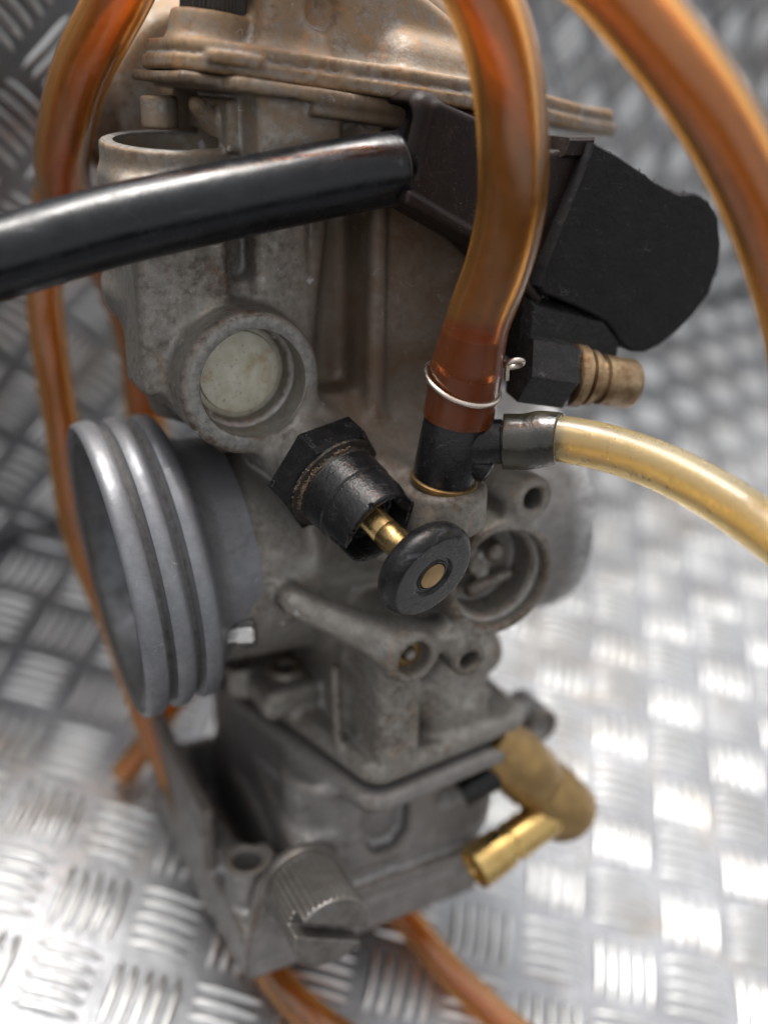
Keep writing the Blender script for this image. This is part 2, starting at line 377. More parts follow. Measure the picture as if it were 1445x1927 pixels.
def Pri(poly, lo, hi, plane='xy', r=.8, rc=0):
    """polygon prism; rc rounds the corners of the outline, r the rims; lo and hi may lean with the first axis"""
    P = np.array(poly, float)
    ia, ib, ic = {'xy': (0, 1, 2), 'xz': (0, 2, 1), 'yz': (1, 2, 0)}[plane]; rc = rc + r
    n = len(P); ar = .5 * sum(P[i][0] * P[(i + 1) % n][1] - P[(i + 1) % n][0] * P[i][1] for i in range(n))
    if ar < 0: P = P[::-1]
    # inset the outline by rc so that rounding gives back its size
    E = np.roll(P, -1, 0) - P; N = np.stack([E[:, 1], -E[:, 0]], 1); N /= np.linalg.norm(N, axis=1)[:, None]
    V = N + np.roll(N, 1, 0); V /= np.maximum(.4, (V * N).sum(1))[:, None]; Q = P - V * rc
    def fn(x, y, z):
        g = (x, y, z); a, b, c = g[ia], g[ib], g[ic]; d2 = None; sgn = None
        for i in range(n):
            v0 = Q[i]; v1 = Q[(i - 1) % n]; ex, ey = v1 - v0; wx = a - v0[0]; wy = b - v0[1]
            t = np.clip((wx * ex + wy * ey) / (ex * ex + ey * ey), 0, 1); dd = (wx - ex * t) ** 2 + (wy - ey * t) ** 2
            c1 = (b >= v0[1]); c2 = (b < v1[1]); c3 = (ex * wy > ey * wx)
            flip = (c1 & c2 & c3) | (~c1 & ~c2 & ~c3); s1 = np.where(flip, -1., 1.)
            d2 = dd if d2 is None else np.minimum(d2, dd); sgn = s1 if sgn is None else sgn * s1
        dp = sgn * np.sqrt(d2) - rc + r
        dz = np.abs(c - (lo + hi) / 2) - (hi - lo) / 2 + r
        return np.sqrt(np.maximum(dp, 0) ** 2 + np.maximum(dz, 0) ** 2) + np.minimum(np.maximum(dp, dz), 0) - r
    l = np.zeros(3); h = np.zeros(3); l[ia], l[ib] = P.min(0); h[ia], h[ib] = P.max(0); l[ic], h[ic] = lo, hi
    return fn, l, h

# ------------------------------------------------------------------ the tread plates (setting)
fold_y = (A @ np.array([-126.25, -12.49, -332.0]) + CAM)[1]      # where the upright plate meets the ground plate
def tread_bars(u0, u1, v0, v1, ang, pitch=20.0, jit=.0):
    """five raised bars per square, turned by 90 degrees from square to square"""
    ca, sa = math.cos(ang), math.sin(ang); V = []; F = []
    n_l, n_w = 9, 6
    R = int(max(abs(u0), abs(u1), abs(v0), abs(v1)) * 1.5 / pitch) + 2
    for i in range(-R, R):
        for j in range(-R, R):
            cu, cv = (i + .5) * pitch, (j + .5) * pitch
            if not (u0 - pitch < cu * ca - cv * sa < u1 + pitch and v0 - pitch < cu * sa + cv * ca < v1 + pitch): continue
            o = (i + j) % 2
            for k in range(5):
                off = (k - 2) * 3.55 + random.uniform(-.12, .12); Lh = 8.7 + random.uniform(-.25, .25); wh = 1.28; H = 1.15 + random.uniform(-.1, .1)
                base = len(V); pts = []
                for a in range(n_l):
                    s_ = -1 + 2 * a / (n_l - 1); wl = wh * math.sqrt(max(0.0, 1 - abs(s_) ** 2.6)) + .02
                    for b in range(n_w):
                        t_ = -1 + 2 * b / (n_w - 1); z = H * (1 - t_ * t_) ** .8 * (1 - abs(s_) ** 3.0)
                        p, q = s_ * Lh, off + t_ * wl + .35 * (1 - s_ * s_) * (1 if o else -1)
                        if o: p, q = q, p
                        lu, lv = cu + p, cv + q; pts.append((lu * ca - lv * sa, lu * sa + lv * ca, max(z, 0) - .02))
                mu = np.mean(pts, 0)
                if not (u0 < mu[0] < u1 and v0 < mu[1] < v1): continue
                V += pts
                flipq = bool(o)
                for a in range(n_l - 1):
                    for b in range(n_w - 1):
                        q4 = (base + a * n_w + b, base + (a + 1) * n_w + b, base + (a + 1) * n_w + b + 1, base + a * n_w + b + 1)
                        F.append(q4[::-1] if flipq else q4)
    return np.array(V), F
def plate(name, u0, u1, v0, v1, bars, ang, place, label_kind='structure'):
    nu, nv = int((u1 - u0) / 12), int((v1 - v0) / 12); U = np.linspace(u0, u1, nu + 1); Vv = np.linspace(v0, v1, nv + 1)
    gv = np.array([(a, b, 0) for b in Vv for a in U]); gf = [(j * (nu + 1) + i, j * (nu + 1) + i + 1, (j + 1) * (nu + 1) + i + 1, (j + 1) * (nu + 1) + i) for j in range(nv) for i in range(nu)]
    bv, bf = tread_bars(*bars, ang); k = len(gv); v = np.vstack([gv, bv]); f = gf + [tuple(q + k for q in c) for c in bf]
    # a sheet is never dead flat
    v[:, 2] += .5 * np.sin(v[:, 0] * .021 + 1) * np.sin(v[:, 1] * .017 + .4)
    o = mesh_obj(name, place(v) * MM, f, M_plate); o.data.materials.append(M_bar)
    o.data.polygons.foreach_set('material_index', [0] * len(gf) + [1] * len(bf)); tag(o, kind='structure'); return o
TANG = math.radians(39)
floor = plate('ground', -700, 900, -700, fold_y, (-230, 520, -200, fold_y - 3), TANG, lambda v: v)
wall = plate('wall', -700, 900, 0, 230, (-230, 520, 3, 228), math.radians(45), lambda v: np.stack([v[:, 0], fold_y + 1.5 - v[:, 2], v[:, 1]], 1))

# ------------------------------------------------------------------ the carburettor
carb = empty('carburettor', CARB, 'dirty cast aluminium carburettor leaning on the tread plate, round ribbed intake mouth at its left', 'carburettor')
carb.matrix_world = CARB

B = Cast((-46, -52, -46), (42, 32, 98), .45)
put, cut = B.put, B.cut
put(Cyl((-30, 0, 1), (36, 0, 0), 23.5, 26, rd=1))
put(Box((1.2, -24, 10), (31, 22, 92), 2.5), 2)
put(Cap((2.8, -24.0, 36), (2.8, -24.0, 76), 1.9, 1.6), 1.5)
put(Box((-18, -15.5, 24), (-7, 15, 90), 1.2), 2)
put(Box((-9, -13, 24), (6, 15, 90), 1), 2.5)
put(Cap((-8, -13.6, 40), (-3.5, -15, 82), 1.3), 2)
put(Box((-5, -22.0, 74), (3.5, 0, 93), 1), 2)
put(Box((-26, -13.5, 28), (-13, 0, 62), 2), 3)                    # pilaster beside the window recess
put(Cyl((-27.4, 1.8, 60), (-27.4, -.5, 85.4), 13.4, rd=.4), 2)
put(Cyl((-27.4, 1.2, 56), (-27.4, .8, 80), 13.2, rd=.5), 3)
put(Cyl((-28.0, 3, 33), (-27.4, 1.2, 58), 6, 13.1), 6)
put(Box((-28, -13.0, 80), (4, 13, 84.4), .8), 1.5)
put(Box((-40.3, -16.2, 42), (-23, -3, 80), 1.6), 2)
put(Cyl((-22.2, -24, 44.8), (-22.6, 10, 45), 13.5, rd=1.0), 2.2)
put(Box((-19.5, -23.3, 78), (-4, 8, 95), 1.0), 1.5)
put(Box((-22, -15, 84), (-10, 8, 93), 1.0), 1)
put(Cyl((-28.5, 4, 80), (-28.5, 4, 93), 3.4, rd=.4), 1)
# web from the plug boss to the choke branch
cd = nz((8.4, -32., -11.9)); c0 = np.array((-11.2, -26, 28.9))
put(Pri([(-24, 38), (-17, 50), (-9.0, 40.5), (-3.5, 34.0), (-5, 25), (-14, 21), (-19, 27)], -24.3, -8, 'xz', 1.2, 2), 2)
put(Cyl(c0 + cd * 1.0, c0 - cd * 26, 7.6, 8.6, rd=.5), 2)
# sloping shelf above the throat and the boss under the T piece
put(Pri([(-20, 40), (-27, 34), (-35, 28), (-37, 25.5), (-31, 18), (-24, 4), (0, 0), (0, 40)], -9, 15, 'yz', 1.2), 3)
put(Cap((-4, -27, 27), (9, -40, 24), 4.5, 3.5), 2)
put(Cyl((8.6, -41.8, 18.2), (8.6, -41.8, 27.2), 8.3, rd=1.5), 1.0)
put(Cyl((5, -33.0, 10), (5, -33, 26.2), 8.5, rd=1.3), 3)
# throttle shaft chamber, lugs and the jet boss on the near side
put(Cyl((22.8, -43, 4), (22.8, -12, 4), 12.6, 14.5, rd=.8), 2)
put(Cyl((28.4, -43.5, 20.8), (27, -14, 20.8), 4.7, 5.5, rd=.5), 1.5)
put(OBox((26.5, -32, 17), (4, 11, 5), np.eye(3), 1.5), 2)
put(Cyl((16.0, -43, -13.2), (16, -20, -13.2), 3.9, 5, rd=.4), 1.5)
put(Cyl((2.4, -44, -8.8), (2.4, -16, -8.8), 5.7, 6.5, rd=.8), 1.5)
put(Cap((-16.5, -27, .5), (0, -40, -7), 3.0, 4.2), 3)
put(Cap((0, -38, -8), (16, -40, -8), 3.0, 3.5), 3)
put(Box((-2.8, -41, -40), (7.2, -26, -10), 3.5), 2)
put(Cap((-7.0, -28.5, -36), (-7.0, -27, -18), 1.1), 1.5)
put(Box((-4, -27, -40), (34, 26, -4), 4), 4)
put(Cap((12, -30, -26), (30, -26, -24), 5, 5), 4)
put(Box((11, -36, -41), (28, -20, -28), 4), 4)
# body flange
fl = [(-4.8, -41.2), (38.0, -36.4), (39, 26), (-34, 28), (-20, 18)]
put(Pri(fl, -41.6, -36.2, 'xy', 2.4, 3), 1.5)
put(Box((-18, -14, -38), (-4, 4, -30), 2.5), 2)
put(Cyl((-10, -6, -34), (-10, -6, -28.3), 3.9, rd=.6), 1)
put(Cyl((-18, 2, -38), (-18, 2, -30), 3.6, rd=.6), 2)
# top flange of the body
ct, st = math.cos(math.atan(-.115)), math.sin(math.atan(-.115))
RT = np.array([[ct, 0, -st], [0, 1, 0], [st, 0, ct]])            # leans down towards +x
def TB(lo, hi, r=.5):
    lo = np.array(lo, float); hi = np.array(hi, float); return OBox(RT @ ((lo + hi) / 2) + np.array((0, 0, 94.6)), (hi - lo) / 2, RT, r)
put(TB((-31, -18.5, -2.6), (-10, 14, -.8), .7), 1.2)
put(Cap((-26, -11, 91.8), (-20, -8, 86.5), 1.5, 2.5), 1.5)
put(TB((-24, -25.8, -3.0), (38, 24, -.7), .7), 1.0)
put(TB((-10, -25.2, -5.2), (38, 20, -1.2), .8), 1)
# hollows
cut(TB((4.6, -34, -17), (27, -20.5, -6.6), 1.2), .8)
cut(Cyl((-27.4, -.2, 81.6), (-27.4, -.6, 87), 10.9, 11, rd=.1), .3)
cut(Cyl((-27.4, .9, 70), (-27.4, -.6, 87), 7.4, rd=.1), .3)
cut(Cyl((-21.8, -25, 45), (-21.8, -17.5, 45), 10.2, rd=.2), .4)
cut(Cyl((-21.8, -25, 45), (-21.8, -13.0, 45), 9.1, rd=.2), .3)
cut(Cyl((22.8, -44, 4), (22.8, -39.5, 4), 10.6, rd=.2), .4)
cut(Cyl((22.8, -44, 4), (22.8, -33, 4), 9.2, rd=.6), .6)
cut(Cyl((28.4, -45, 20.8), (28.4, -30, 20.8), 2.3, rd=.2), .4)
cut(Cyl((16, -45, -13.2), (16, -34, -13.2), 2.1, rd=.2), .4)
cut(Cyl((2.4, -46, -8.8), (2.4, -40.5, -8.8), 3.7, rd=.2), .4)
cut(Cyl((-10, -6, -36), (-10, -6, -27), 2.5, rd=.2), .4)
cut(Cyl((-18, 2, -36), (-18, 2, -28), 1.9, rd=.2), .4)
cut(Cyl((-30, 0, 0), (40, 0, 0), 19, rd=.5), .5)
# what is left standing in the chamber
put(Tor((22.8, -39.6, 4), (0, 1, 0), 10.0, .45), .5)
put(Cyl((18.5, -36.5, 8.5), (18.5, -30, 8.5), 2.6, rd=.8), 1)
put(Cyl((25, -37.5, 7), (25, -30, 7), 2.2, rd=.8), 1)
put(Cap((20, -36, -1), (29, -36, 1), 1.6, 1.2), 1)
put(Cyl((22.8, -35, 4), (22.8, -30, 4), 3.2, rd=.6), 1)
put(Cyl((2.4, -42.6, -8.8), (2.4, -38, -8.8), 1.5, rd=.5), .6)
body = B.mesh('body', M_body, carb)

# the machined faces on the plug boss and the intake spigot
MB().add(lathe((-21.8, -14.6, 45), (0, -1, 0), [(0, 9.3), (.3, 8.9), (.3, 8.0), (.9, 7.8), (1.05, 0.01)], 64)).obj('core_plug', M_plug, carb)
MB().add(lathe((-22.0, -24.08, 44.9), (0, -1, 0), [(0, 10.2), (0.10, 10.35), (.12, 12.2), (-.1, 12.5), (-.5, 12.5), (-.5, 10.4), (0, 10.2)], 72, ends=False)).obj('machined_face', M_clean, carb)

MB().add(lathe((-27.4, -.5, 85.42), (0, -.09, 1), [(0, 10.95), (.08, 11.1), (.1, 12.6), (-.1, 12.8), (-.4, 12.8), (-.4, 11.0), (0, 10.95)], 72, ends=False)).obj('machined_rim', M_clean, carb)
# intake spigot: ribs round the mouth, throat inside
sp = [(0, 31.0), (-.7, 31.6), (-1.0, 32.4), (-.6, 33.0), (.4, 33.3), (2.6, 33.3), (3.4, 32.8), (3.7, 31.4), (4.4, 30.9), (5.0, 31.3), (5.4, 32.4), (6.4, 32.9), (8.2, 32.9), (9.0, 32.3),
      (9.5, 31.0), (10.2, 30.6), (10.7, 31.2), (11.2, 32.2), (12.2, 32.6), (14.0, 32.4), (15.0, 31.4), (15.8, 29.0), (17.5, 26.6), (20, 25.6), (26, 25.2)]
MB().add(lathe((-46.4, .3, .8), (1, -.025, .08), [(t, r - 1.7 - max(0, (t - 12) * -.0)) for t, r in sp], 120, ends=False)).obj('intake_spigot', M_spig, carb)
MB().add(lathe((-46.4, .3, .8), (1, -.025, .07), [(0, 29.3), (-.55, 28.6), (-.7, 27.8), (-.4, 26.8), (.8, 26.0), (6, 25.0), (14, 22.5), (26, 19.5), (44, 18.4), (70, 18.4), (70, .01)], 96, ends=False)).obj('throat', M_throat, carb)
MB().add(lathe((34, 0, 0), (1, 0, 0), [(0, 22), (3, 26.0), (18, 27.0), (20, 28), (24, 28), (25, 26), (25, 18), (0, 18)], 96)).obj('engine_spigot', M_bowl, carb)

# cap with its gasket line, screw boss and the cable elbow
K = Cast((-36, -34, -2), (78, 30, 22), .45)
capout = [(-31, -14), (-27, -19.5), (-20, -22), (-10, -23), (4, -27.5), (26, -29), (42, -20), (60, -8), (72, -5), (73, 5), (56, 14), (36, 25), (0, 25), (-24, 16), (-31, 6)]
K.put(Pri(capout, -.6, 2.0, 'xy', .5, 2), .3)
K.put(Pri([(x * .985, y * .985) for x, y in capout], 2.1, 4.6, 'xy', .9, 2), .5)
K.put(Box((-27, -22.6, .8), (-18, -10, 2.9), .6), .5)
K.put(Box((-5, -24.5, 0), (3, -18, 3.0), .8), .6)
K.put(Cyl((-23.5, -9, 3), (-23.5, -9, 9.2), 7.2, 6.6, rd=.8), 1.5)
K.put(Box((-17, -17.5, 3), (-4, 14, 24), 2.5), 3)
K.put(Pri([(-6, 3), (44, 3), (40, 8), (26, 13.5), (8, 21), (-2, 24), (-8, 24)], -14, 15, 'xz', 2.0, 1), 3)
K.put(Cap((12, -15, 6), (34, -13, 6), 5, 4), 3)
K.put(Cap((14, -4, 19), (46, 4, 9), 4, 3), 2)
K.cut(Cyl((-6, -19, 12), (-6, -13.5, 12), 3, rd=.5), 3)
cap = K.mesh('cap', M_top, carb, lambda v: v @ RT.T + np.array((0, 0, 94.6)))
def kn(t, th): return 1 + .025 * (1 if int(th / (2 * math.pi) * 96) % 2 else -1)
ctop = RT @ np.array((-23.0, -9, 9)) + (0, 0, 94.6)
MB().add(lathe(ctop, RT @ (0, 0, 1), [(0, 5.1), (.5, 5.5), (9, 5.5), (9.4, 5.0)], 192, kn)).obj('cap_screw', M_dark, carb, True, 25)

# float bowl
F = Cast((-40, -48, -96), (64, 34, -41), .5)
fb = [(-6.2, -43.0), (38.6, -38), (40, 28), (-35, 30), (-21.5, 17)]
F.put(Pri(fb, -47.2, -42.6, 'xy', 1.9, 4), 1)
F.put(Pri([(-8, -33.5), (35, -30.5), (36, 26), (-22, 28), (-17, 10)], -70, -45, 'xy', 1.5, 5), 2)
F.put(Pri([(-26, -31.5), (31.5, -30), (32.5, 28), (-33, 30), (-31, -10)], -80, -68, 'xy', 1.0, 2), 2)
F.put(Pri([(-19.5, -32.2), (6, -31.8), (6, 20), (-14, 20)], -80, -57.4, 'xy', 1.2, 2), 1.2)
F.put(Pri([(5, -32.2), (30.5, -31.2), (31.5, 20), (5, 20)], -80, -66.8, 'xy', 1.2, 1.5), 1.2)
F.put(Cyl((-9, -23, -62), (-8, -22, -46), 8.6, 9.5, rd=2), 3)
F.put(Cap((31, -24, -52), (31, -24, -72), 6, 5), 3)
F.put(Pri([(-32.4, -33.9), (28.6, -33.6), (34, 30), (-34, 30)], -88, -74.0, 'xy', .7, .5), .5)
F.put(Box((-34, -14, -88), (-30.8, 32, -56), .8), 1)
F.put(Cap((-32.4, 30, -56), (-32.4, -12, -64), 1.6, 1.6), 1.5)
F.put(Pri([(-32.3, -88), (-32, -80), (-30.6, -73), (-28, -64), (-23, -58.3), (-17, -57.5), (-11, -62), (-8.5, -68), (-8.5, -88)], -35.2, -31.6, 'xz', .5, 2), 1)
F.put(Cyl((-26.5, -24, -84), (-26.5, -24, -63), 5.6, rd=1), 1.5)
F.put(Cap((40, -18, -47), (40, -8, -53), 5, 6), 3)
F.put(Cap((36, -14, -48), (50, -22, -51.5), 5, 3.6), 3)
F.put(Cyl((50.5, -26, -51.5), (50.5, -14, -51.5), 4.6, rd=.6), 1)
F.cut(Cyl((50.5, -28, -51.5), (50.5, -24.6, -51.5), 2.8, rd=.2), .4)
F.cut(Cyl((-27.5, -25, -72), (-27.5, -25, -61), 3.2, rd=.3), .8)
F.cut(Box((-30.8, -19, -68.5), (-20, 26, -50), 1.5), 1)
F.cut(Box((-25.5, -21, -85), (-18.5, 27, -49), 2), 1.2)
F.cut(Pri([(-3, -53), (9.5, -53), (9, -64), (6, -67.6), (1.5, -67.4), (-1.5, -64)], -40, -28.5, 'xz', .8, 1), 1.2)
F.cut(Cap((20, -34, -57), (28, -34, -57), 4.2, 4.2), 1.5)
F.cut(Box((-8, -36, -78.6), (32, -33.3, -78.0), .2), .3)
bowl = F.mesh('float_bowl', M_bowl, carb)

# knurled drain plug with its slot
sc = np.array((-18.4, -35.2, -65.0))
bmk = MB().add(lathe(sc + (0, .3, 0), (0, -1, 0), [(-1.2, 9.6), (0, 9.7), (.8, 9.3), (1.0, 8.4)], 64)); bmk.obj('plug_washer', M_knurl, carb)
def kn2(t, th): return 1 + (.022 * math.cos(th * 42) if .6 < t < 15.2 else 0)
def knob_plug():
    R, L = 8.3, 15.6; v, f = lathe(sc, (0, -1, 0), [(0, R - .5), (.6, R), (L - .8, R), (L, R - .8)], 210, kn2)
    f = f[:-1]; o = MB(); o.add((v, f))
    a, b, d = frame((0, -1, 0)); hw, dep = 1.5, 3.6; n = 40; th0 = math.asin(hw / (R - .8)); ang = math.radians(-22)
    a2 = a * math.cos(ang) + b * math.sin(ang); b2 = -a * math.sin(ang) + b * math.cos(ang); top = sc + d * L
    for sgn in (1, -1):                                            # two D-shaped lands beside the slot
        pts = [top + (R - .8) * (a2 * math.cos(t) + sgn * b2 * math.sin(t)) for t in np.linspace(th0, math.pi - th0, n)]
        low = [p - d * dep for p in pts]; vv = pts + low; k = len(pts)
        ff = [tuple(range(k))] + [(i, i + 1, k + i + 1, k + i)[::1] for i in range(k - 1)] + [(k - 1, 0, k, 2 * k - 1)]
        if sgn < 0: ff = [q[::-1] for q in ff]
        o.add((vv, ff))
    o.add(([top - d * dep + (R - .2) * (a * math.cos(t) + b * math.sin(t)) for t in np.linspace(0, 2 * math.pi, 48, endpoint=False)], [tuple(range(48))]))
    return o
# the rim of the plug opens where the slot runs out
def plug_mesh():
    P = Cast((-30, -54, -77), (-7, -33, -54), .22); R = 8.5
    base = Cyl(sc + (0, 1, 0), sc + (0, -15.6, 0), R, rd=.5)
    def fn(x, y, z):
        th = np.arctan2(z - sc[2], x - sc[0]); return base[0](x, y, z) + .26 * np.cos(th * 38) * ((y > sc[1] - 15.0) & (y < sc[1] - 1.0))
    P.put((fn, base[1], base[2]), .05)
    an = math.radians(-28); Rr = np.array([[math.cos(an), 0, -math.sin(an)], [0, 1, 0], [math.sin(an), 0, math.cos(an)]])
    P.cut(OBox(sc + (0, -15.6, 0), (12, 3.8, 1.7), Rr, .2), .3)
    return P.mesh('drain_plug', M_knurl, carb)
plug_mesh()

# choke: hex nut, plastic housing, brass stem, black button
def hexr(t, th, s=0): 
    w = (th - .12) % (math.pi / 3) - math.pi / 6; return math.cos(math.pi / 6) / math.cos(w)
ch = empty_ = None
h0 = c0 + cd * 1.2
MB().add(lathe(h0, cd, [(0, 10.6), (.4, 11.6), (5.0, 11.6), (5.6, 10.5)], 96, hexr)).obj('choke_nut', M_blk, carb, True, 25)
MB().add(lathe(h0 + cd * 5.4, cd, [(0, 9.6), (.2, 9.8), (.8, 9.8), (1.2, 8.7), (2.4, 8.5)], 72)).obj('nut_collar', M_blkdust, carb)
H = Cast(np.minimum(h0, h0 + cd * 22) - 11, np.maximum(h0, h0 + cd * 22) + 11, .22)
H.put(Cyl(h0 + cd * 6.0, h0 + cd * 12.6, 8.6, 8.3, rd=.5), .1)
H.put(Cyl(h0 + cd * 12.4, h0 + cd * 20.0, 8.1, 8.0, rd=.6), .15)
H.cut(Cyl(h0 + cd * 13, h0 + cd * 20, 3.1, 3.3, rd=.1), .3)
ea, eb, ed = frame(cd)
H.cut(Cyl(h0 + cd * 15.5, h0 + cd * 21, 5.6, 6.6, rd=.3), .4)
H.put(Cyl(h0 + cd * 12, h0 + cd * 17.0, 4.0, 3.9, rd=.5), .3)
H.cut(Cyl(h0 + cd * 13, h0 + cd * 20, 2.9, 3.0, rd=.1), .2)
# the mouth is torn away on the side facing up and on the side facing down
vq = nz(ea * .2 + eb * 1.0)
H.cut(OBox(h0 + cd * 19.4 + np.array((-4.6, 0, -3.0)), (2.6, 4.5, 2.6), np.array([ea, ed, eb]).T, 1.2), .9)
H.cut(OBox(h0 + cd * 20.0 + np.array((4.2, 0, 4.4)), (2.4, 3.0, 2.6), np.array([ea, ed, eb]).T, 1.2), .9)
for i in range(22):                                                # ragged lip
    t = random.uniform(0, 2 * math.pi); p = h0 + cd * random.uniform(19.3, 20.1) + (ea * math.cos(t) + eb * math.sin(t)) * random.uniform(6.3, 7.9)
    H.cut(Cap(p, p + cd * .8 + np.random.uniform(-.7, .7, 3), random.uniform(.2, .42)), .25)
H.mesh('choke_housing', M_blk, carb)
MB().add(lathe(h0 + cd * 11.5, cd, [(0, 2.7), (9.4, 2.7), (9.5, 2.62), (9.8, 2.62), (9.9, 2.72), (14.5, 2.75), (15.2, 3.0), (15.8, 3.7), (16.4, 4.1), (17.6, 4.0), (18.4, 3.4)], 64)).obj('choke_stem', M_brass, carb)
kc = np.array((-2.1, -58.0, 16.6)); kd = nz((.20, -.93, -.28))
MB().add(lathe(kc - kd * 5.4, kd, [(0, 7.8), (.4, 8.8), (1.3, 9.4), (2.6, 9.65), (3.6, 9.6), (4.3, 9.2), (4.8, 8.7), (4.95, 8.45), (5.0, 8.2), (5.0, 8.0), (5.0, 4.5), (5.0, 4.3), (4.9, 4.1), (4.5, 3.9), (4.45, 3.3), (4.7, 3.1), (4.72, 2.9), (4.3, 2.7), (4.2, .02)], 110)).obj('choke_button', M_blk, carb)
MB().add(lathe(kc - kd * 1.6, kd, [(0, 2.62), (.98, 2.62), (1.04, 2.56), (1.05, 2.4), (1.05, .01)], 48)).obj('stem_end', M_brasst, carb, True, 20)

# small screws and fittings on the body
bd = nz((1, -.55, .1)); bo = np.array((-25.0, -24.5, -6.5))
MB().add(lathe(bo - bd * 2, bd, [(0, 2.9), (3.2, 2.9), (3.6, 2.4), (3.65, .01)], 72, hexr)).add(lathe(bo - bd * 8, bd, [(0, 1.8), (6.2, 1.8)], 24)).obj('stop_screw', M_steel, carb, True, 30)
MB().add(lathe((2.4, -40.2, -8.8), (0, -1, 0), [(0, 3.4), (.9, 3.3), (1.1, 2.9), (1.1, 1.6), (.5, 1.4), (.4, .01)], 48)).obj('jet_screw', M_brasst, carb)

# brass overflow elbow on the bowl
e0 = np.array((33.0, -33.0, -47.0)); e1 = np.array((52.8, -38.0, -71.0)); ev = nz(e1 - e0)
MB().add(lathe(e0, ev, [(-6, 6.2), (0, 6.8), (3, 7.8), (13, 7.8), (14.5, 7.0), (17, 7.0), (19, 8.0), (29.5, 8.0), (31.0, 7.2), (31.2, .01)], 56)).obj('overflow_elbow', M_brasst, carb)
n0 = np.array((46.0, -39.0, -66.0)); n1 = np.array((21.8, -41.5, -72.0)); nv_ = nz(n1 - n0); nl = np.linalg.norm(n1 - n0)
MB().add(lathe(n0, nv_, [(0, 4.9), (nl * .55, 4.9), (nl * .57, 4.4), (nl * .62, 4.4), (nl * .64, 5.1), (nl * .98, 5.3), (nl, 5.0), (nl, 3.9), (nl - 3, 3.4), (nl - 3, .01)], 48)).obj('overflow_nipple', M_bfit, carb)
MB().add(lathe((22, -34, -56), (1, -.1, .45), [(0, 3.8), (12, 3.8)], 32)).obj('elbow_seal', M_blk, carb)

# ------------------------------------------------------------------ throttle sensor block with the torn rubber cap
blk = empty('throttle_sensor', CARB, 'brownish black plastic sensor block with a torn rubber cap over its right end', 'sensor')
S1 = Cast((-6, -40, 30), (62, -12, 100), .4)
S1.put(Pri([(6.9, 94.0), (8.6, 93.2), (17, 90.4), (31.5, 85.2), (41, 86.4), (34, 60), (30, 58), (17, 70.6), (.8, 78.4), (3.9, 82)], -36, -22, 'xz', .8, .8), .5)
S1.put(Pri([(1.5, 79.6), (17, 71.6), (31, 59.5), (30, 57.8), (17, 69.0), (.8, 77.3)], -38, -25, 'xz', .4), .5)
RB = np.array([[.97, 0, .24], [0, 1, 0], [-.24, 0, .97]])
S1.put(OBox((5.6, -29.5, 88.4), (3.6, 6.2, 6.6), RB, 3.2), .8)
S1.cut(OBox((2.4, -29.5, 87.9), (4.6, 5.0, 5.3), RB, 2.4), .3)
S1.mesh('housing', M_block, blk)
MB().add(prism([(27, 60), (46, 55), (51, 50), (51, 46), (44.5, 36.5), (38.5, 37.5), (26.5, 47.5)], -38.6, -28, 'xz', 1.5)).obj('bracket', M_blk, blk, True, 30)
MB().add(prism([(33, 84.2), (34.5, 87.6), (40.5, 87.6), (40.5, 84)], -37, -28, 'xz', .5)).obj('lug', M_block, blk, True, 30)
# rubber cap: rounded slab, frayed rim
def frayed():
    P = [(38.4, 86.8), (44, 84.6), (50.2, 81.6), (54, 79.6), (57.2, 78.4), (60.5, 77.2), (64.1, 77.4), (68, 75.8), (71.2, 72.6), (73.0, 67.5), (73.4, 62.5), (71.8, 57.5), (68.5, 53.3), (64.5, 50.2), (60.5, 47.8), (56.5, 46.6),
         (53.2, 47.0), (50.4, 48.9), (48.2, 51.4), (46.3, 53.4), (42.5, 55.4), (38.0, 57.4), (33, 59.4), (30.0, 60.4), (29.0, 61.8), (30.0, 65.4), (33.0, 73), (36.5, 81.5)]
    out = []
    P = np.array(P); n = len(P)
    for i in range(n):
        a, b = P[i], P[(i + 1) % n]; L = np.linalg.norm(b - a); m = max(2, int(L / .5))
        nn = np.array([(b - a)[1], -(b - a)[0]]) / L
        for k in range(m):
            j = random.gauss(0, .02) + (random.uniform(-.3, .9) * .35 if (i < 8 and random.random() < .25) else 0)
            out.append(a + (b - a) * k / m + (-nn) * j)
    return out
fr = frayed()
capm = MB().add(prism(fr, -39.0, -24, 'xz', .35)).obj('rubber_cap', M_cap, blk, True, 35)
wh = MB()
for i in range(26):                                                # torn rubber hairs along the upper rim
    t = random.uniform(.0, .42); p = np.array(fr[int(t * len(fr))]); d_ = np.array((random.uniform(-.4, .7), random.uniform(.4, 1)))
    q = p + d_ * random.uniform(.4, 1.1); y = random.uniform(-39, -33)
    wh.add(sweep(np.array([(p[0] - d_[0] * .3, y, p[1] - d_[1] * .3), ((p[0] + q[0]) / 2 + .1, y, (p[1] + q[1]) / 2), (q[0], y + .2, q[1])]), np.array([.14, .1, .03]), 5))
tag(wh.obj('torn_edge', M_cap, blk), kind='stuff')
s0 = np.array((34.2, -41.5, 45.3)); s1 = np.array((49.2, -45.5, 42.3)); sv = nz(s1 - s0)
MB().add(lathe(s0 + sv * 2.5, sv, [(-3, 4.4), (-1.2, 4.5), (-1, 5.6), (-.6, 6.0), (1.2, 6.0), (1.5, 4.6), (2.1, 4.6), (2.4, 5.4), (3.6, 5.4), (3.9, 4.2), (5.2, 4.2), (5.6, 4.9), (11.8, 4.9), (12.8, 4.3), (13.0, 2.2), (11.8, 1.4), (11.8, .01)], 56)).obj('adjuster_screw', M_rscrew, blk)
MB().add(lathe(s0 - sv * 9, sv, [(0, 7.0), (9.2, 6.9), (10.4, 6.0), (10.5, 4.3)], 6)).obj('boss', M_blk, blk, True, 25)
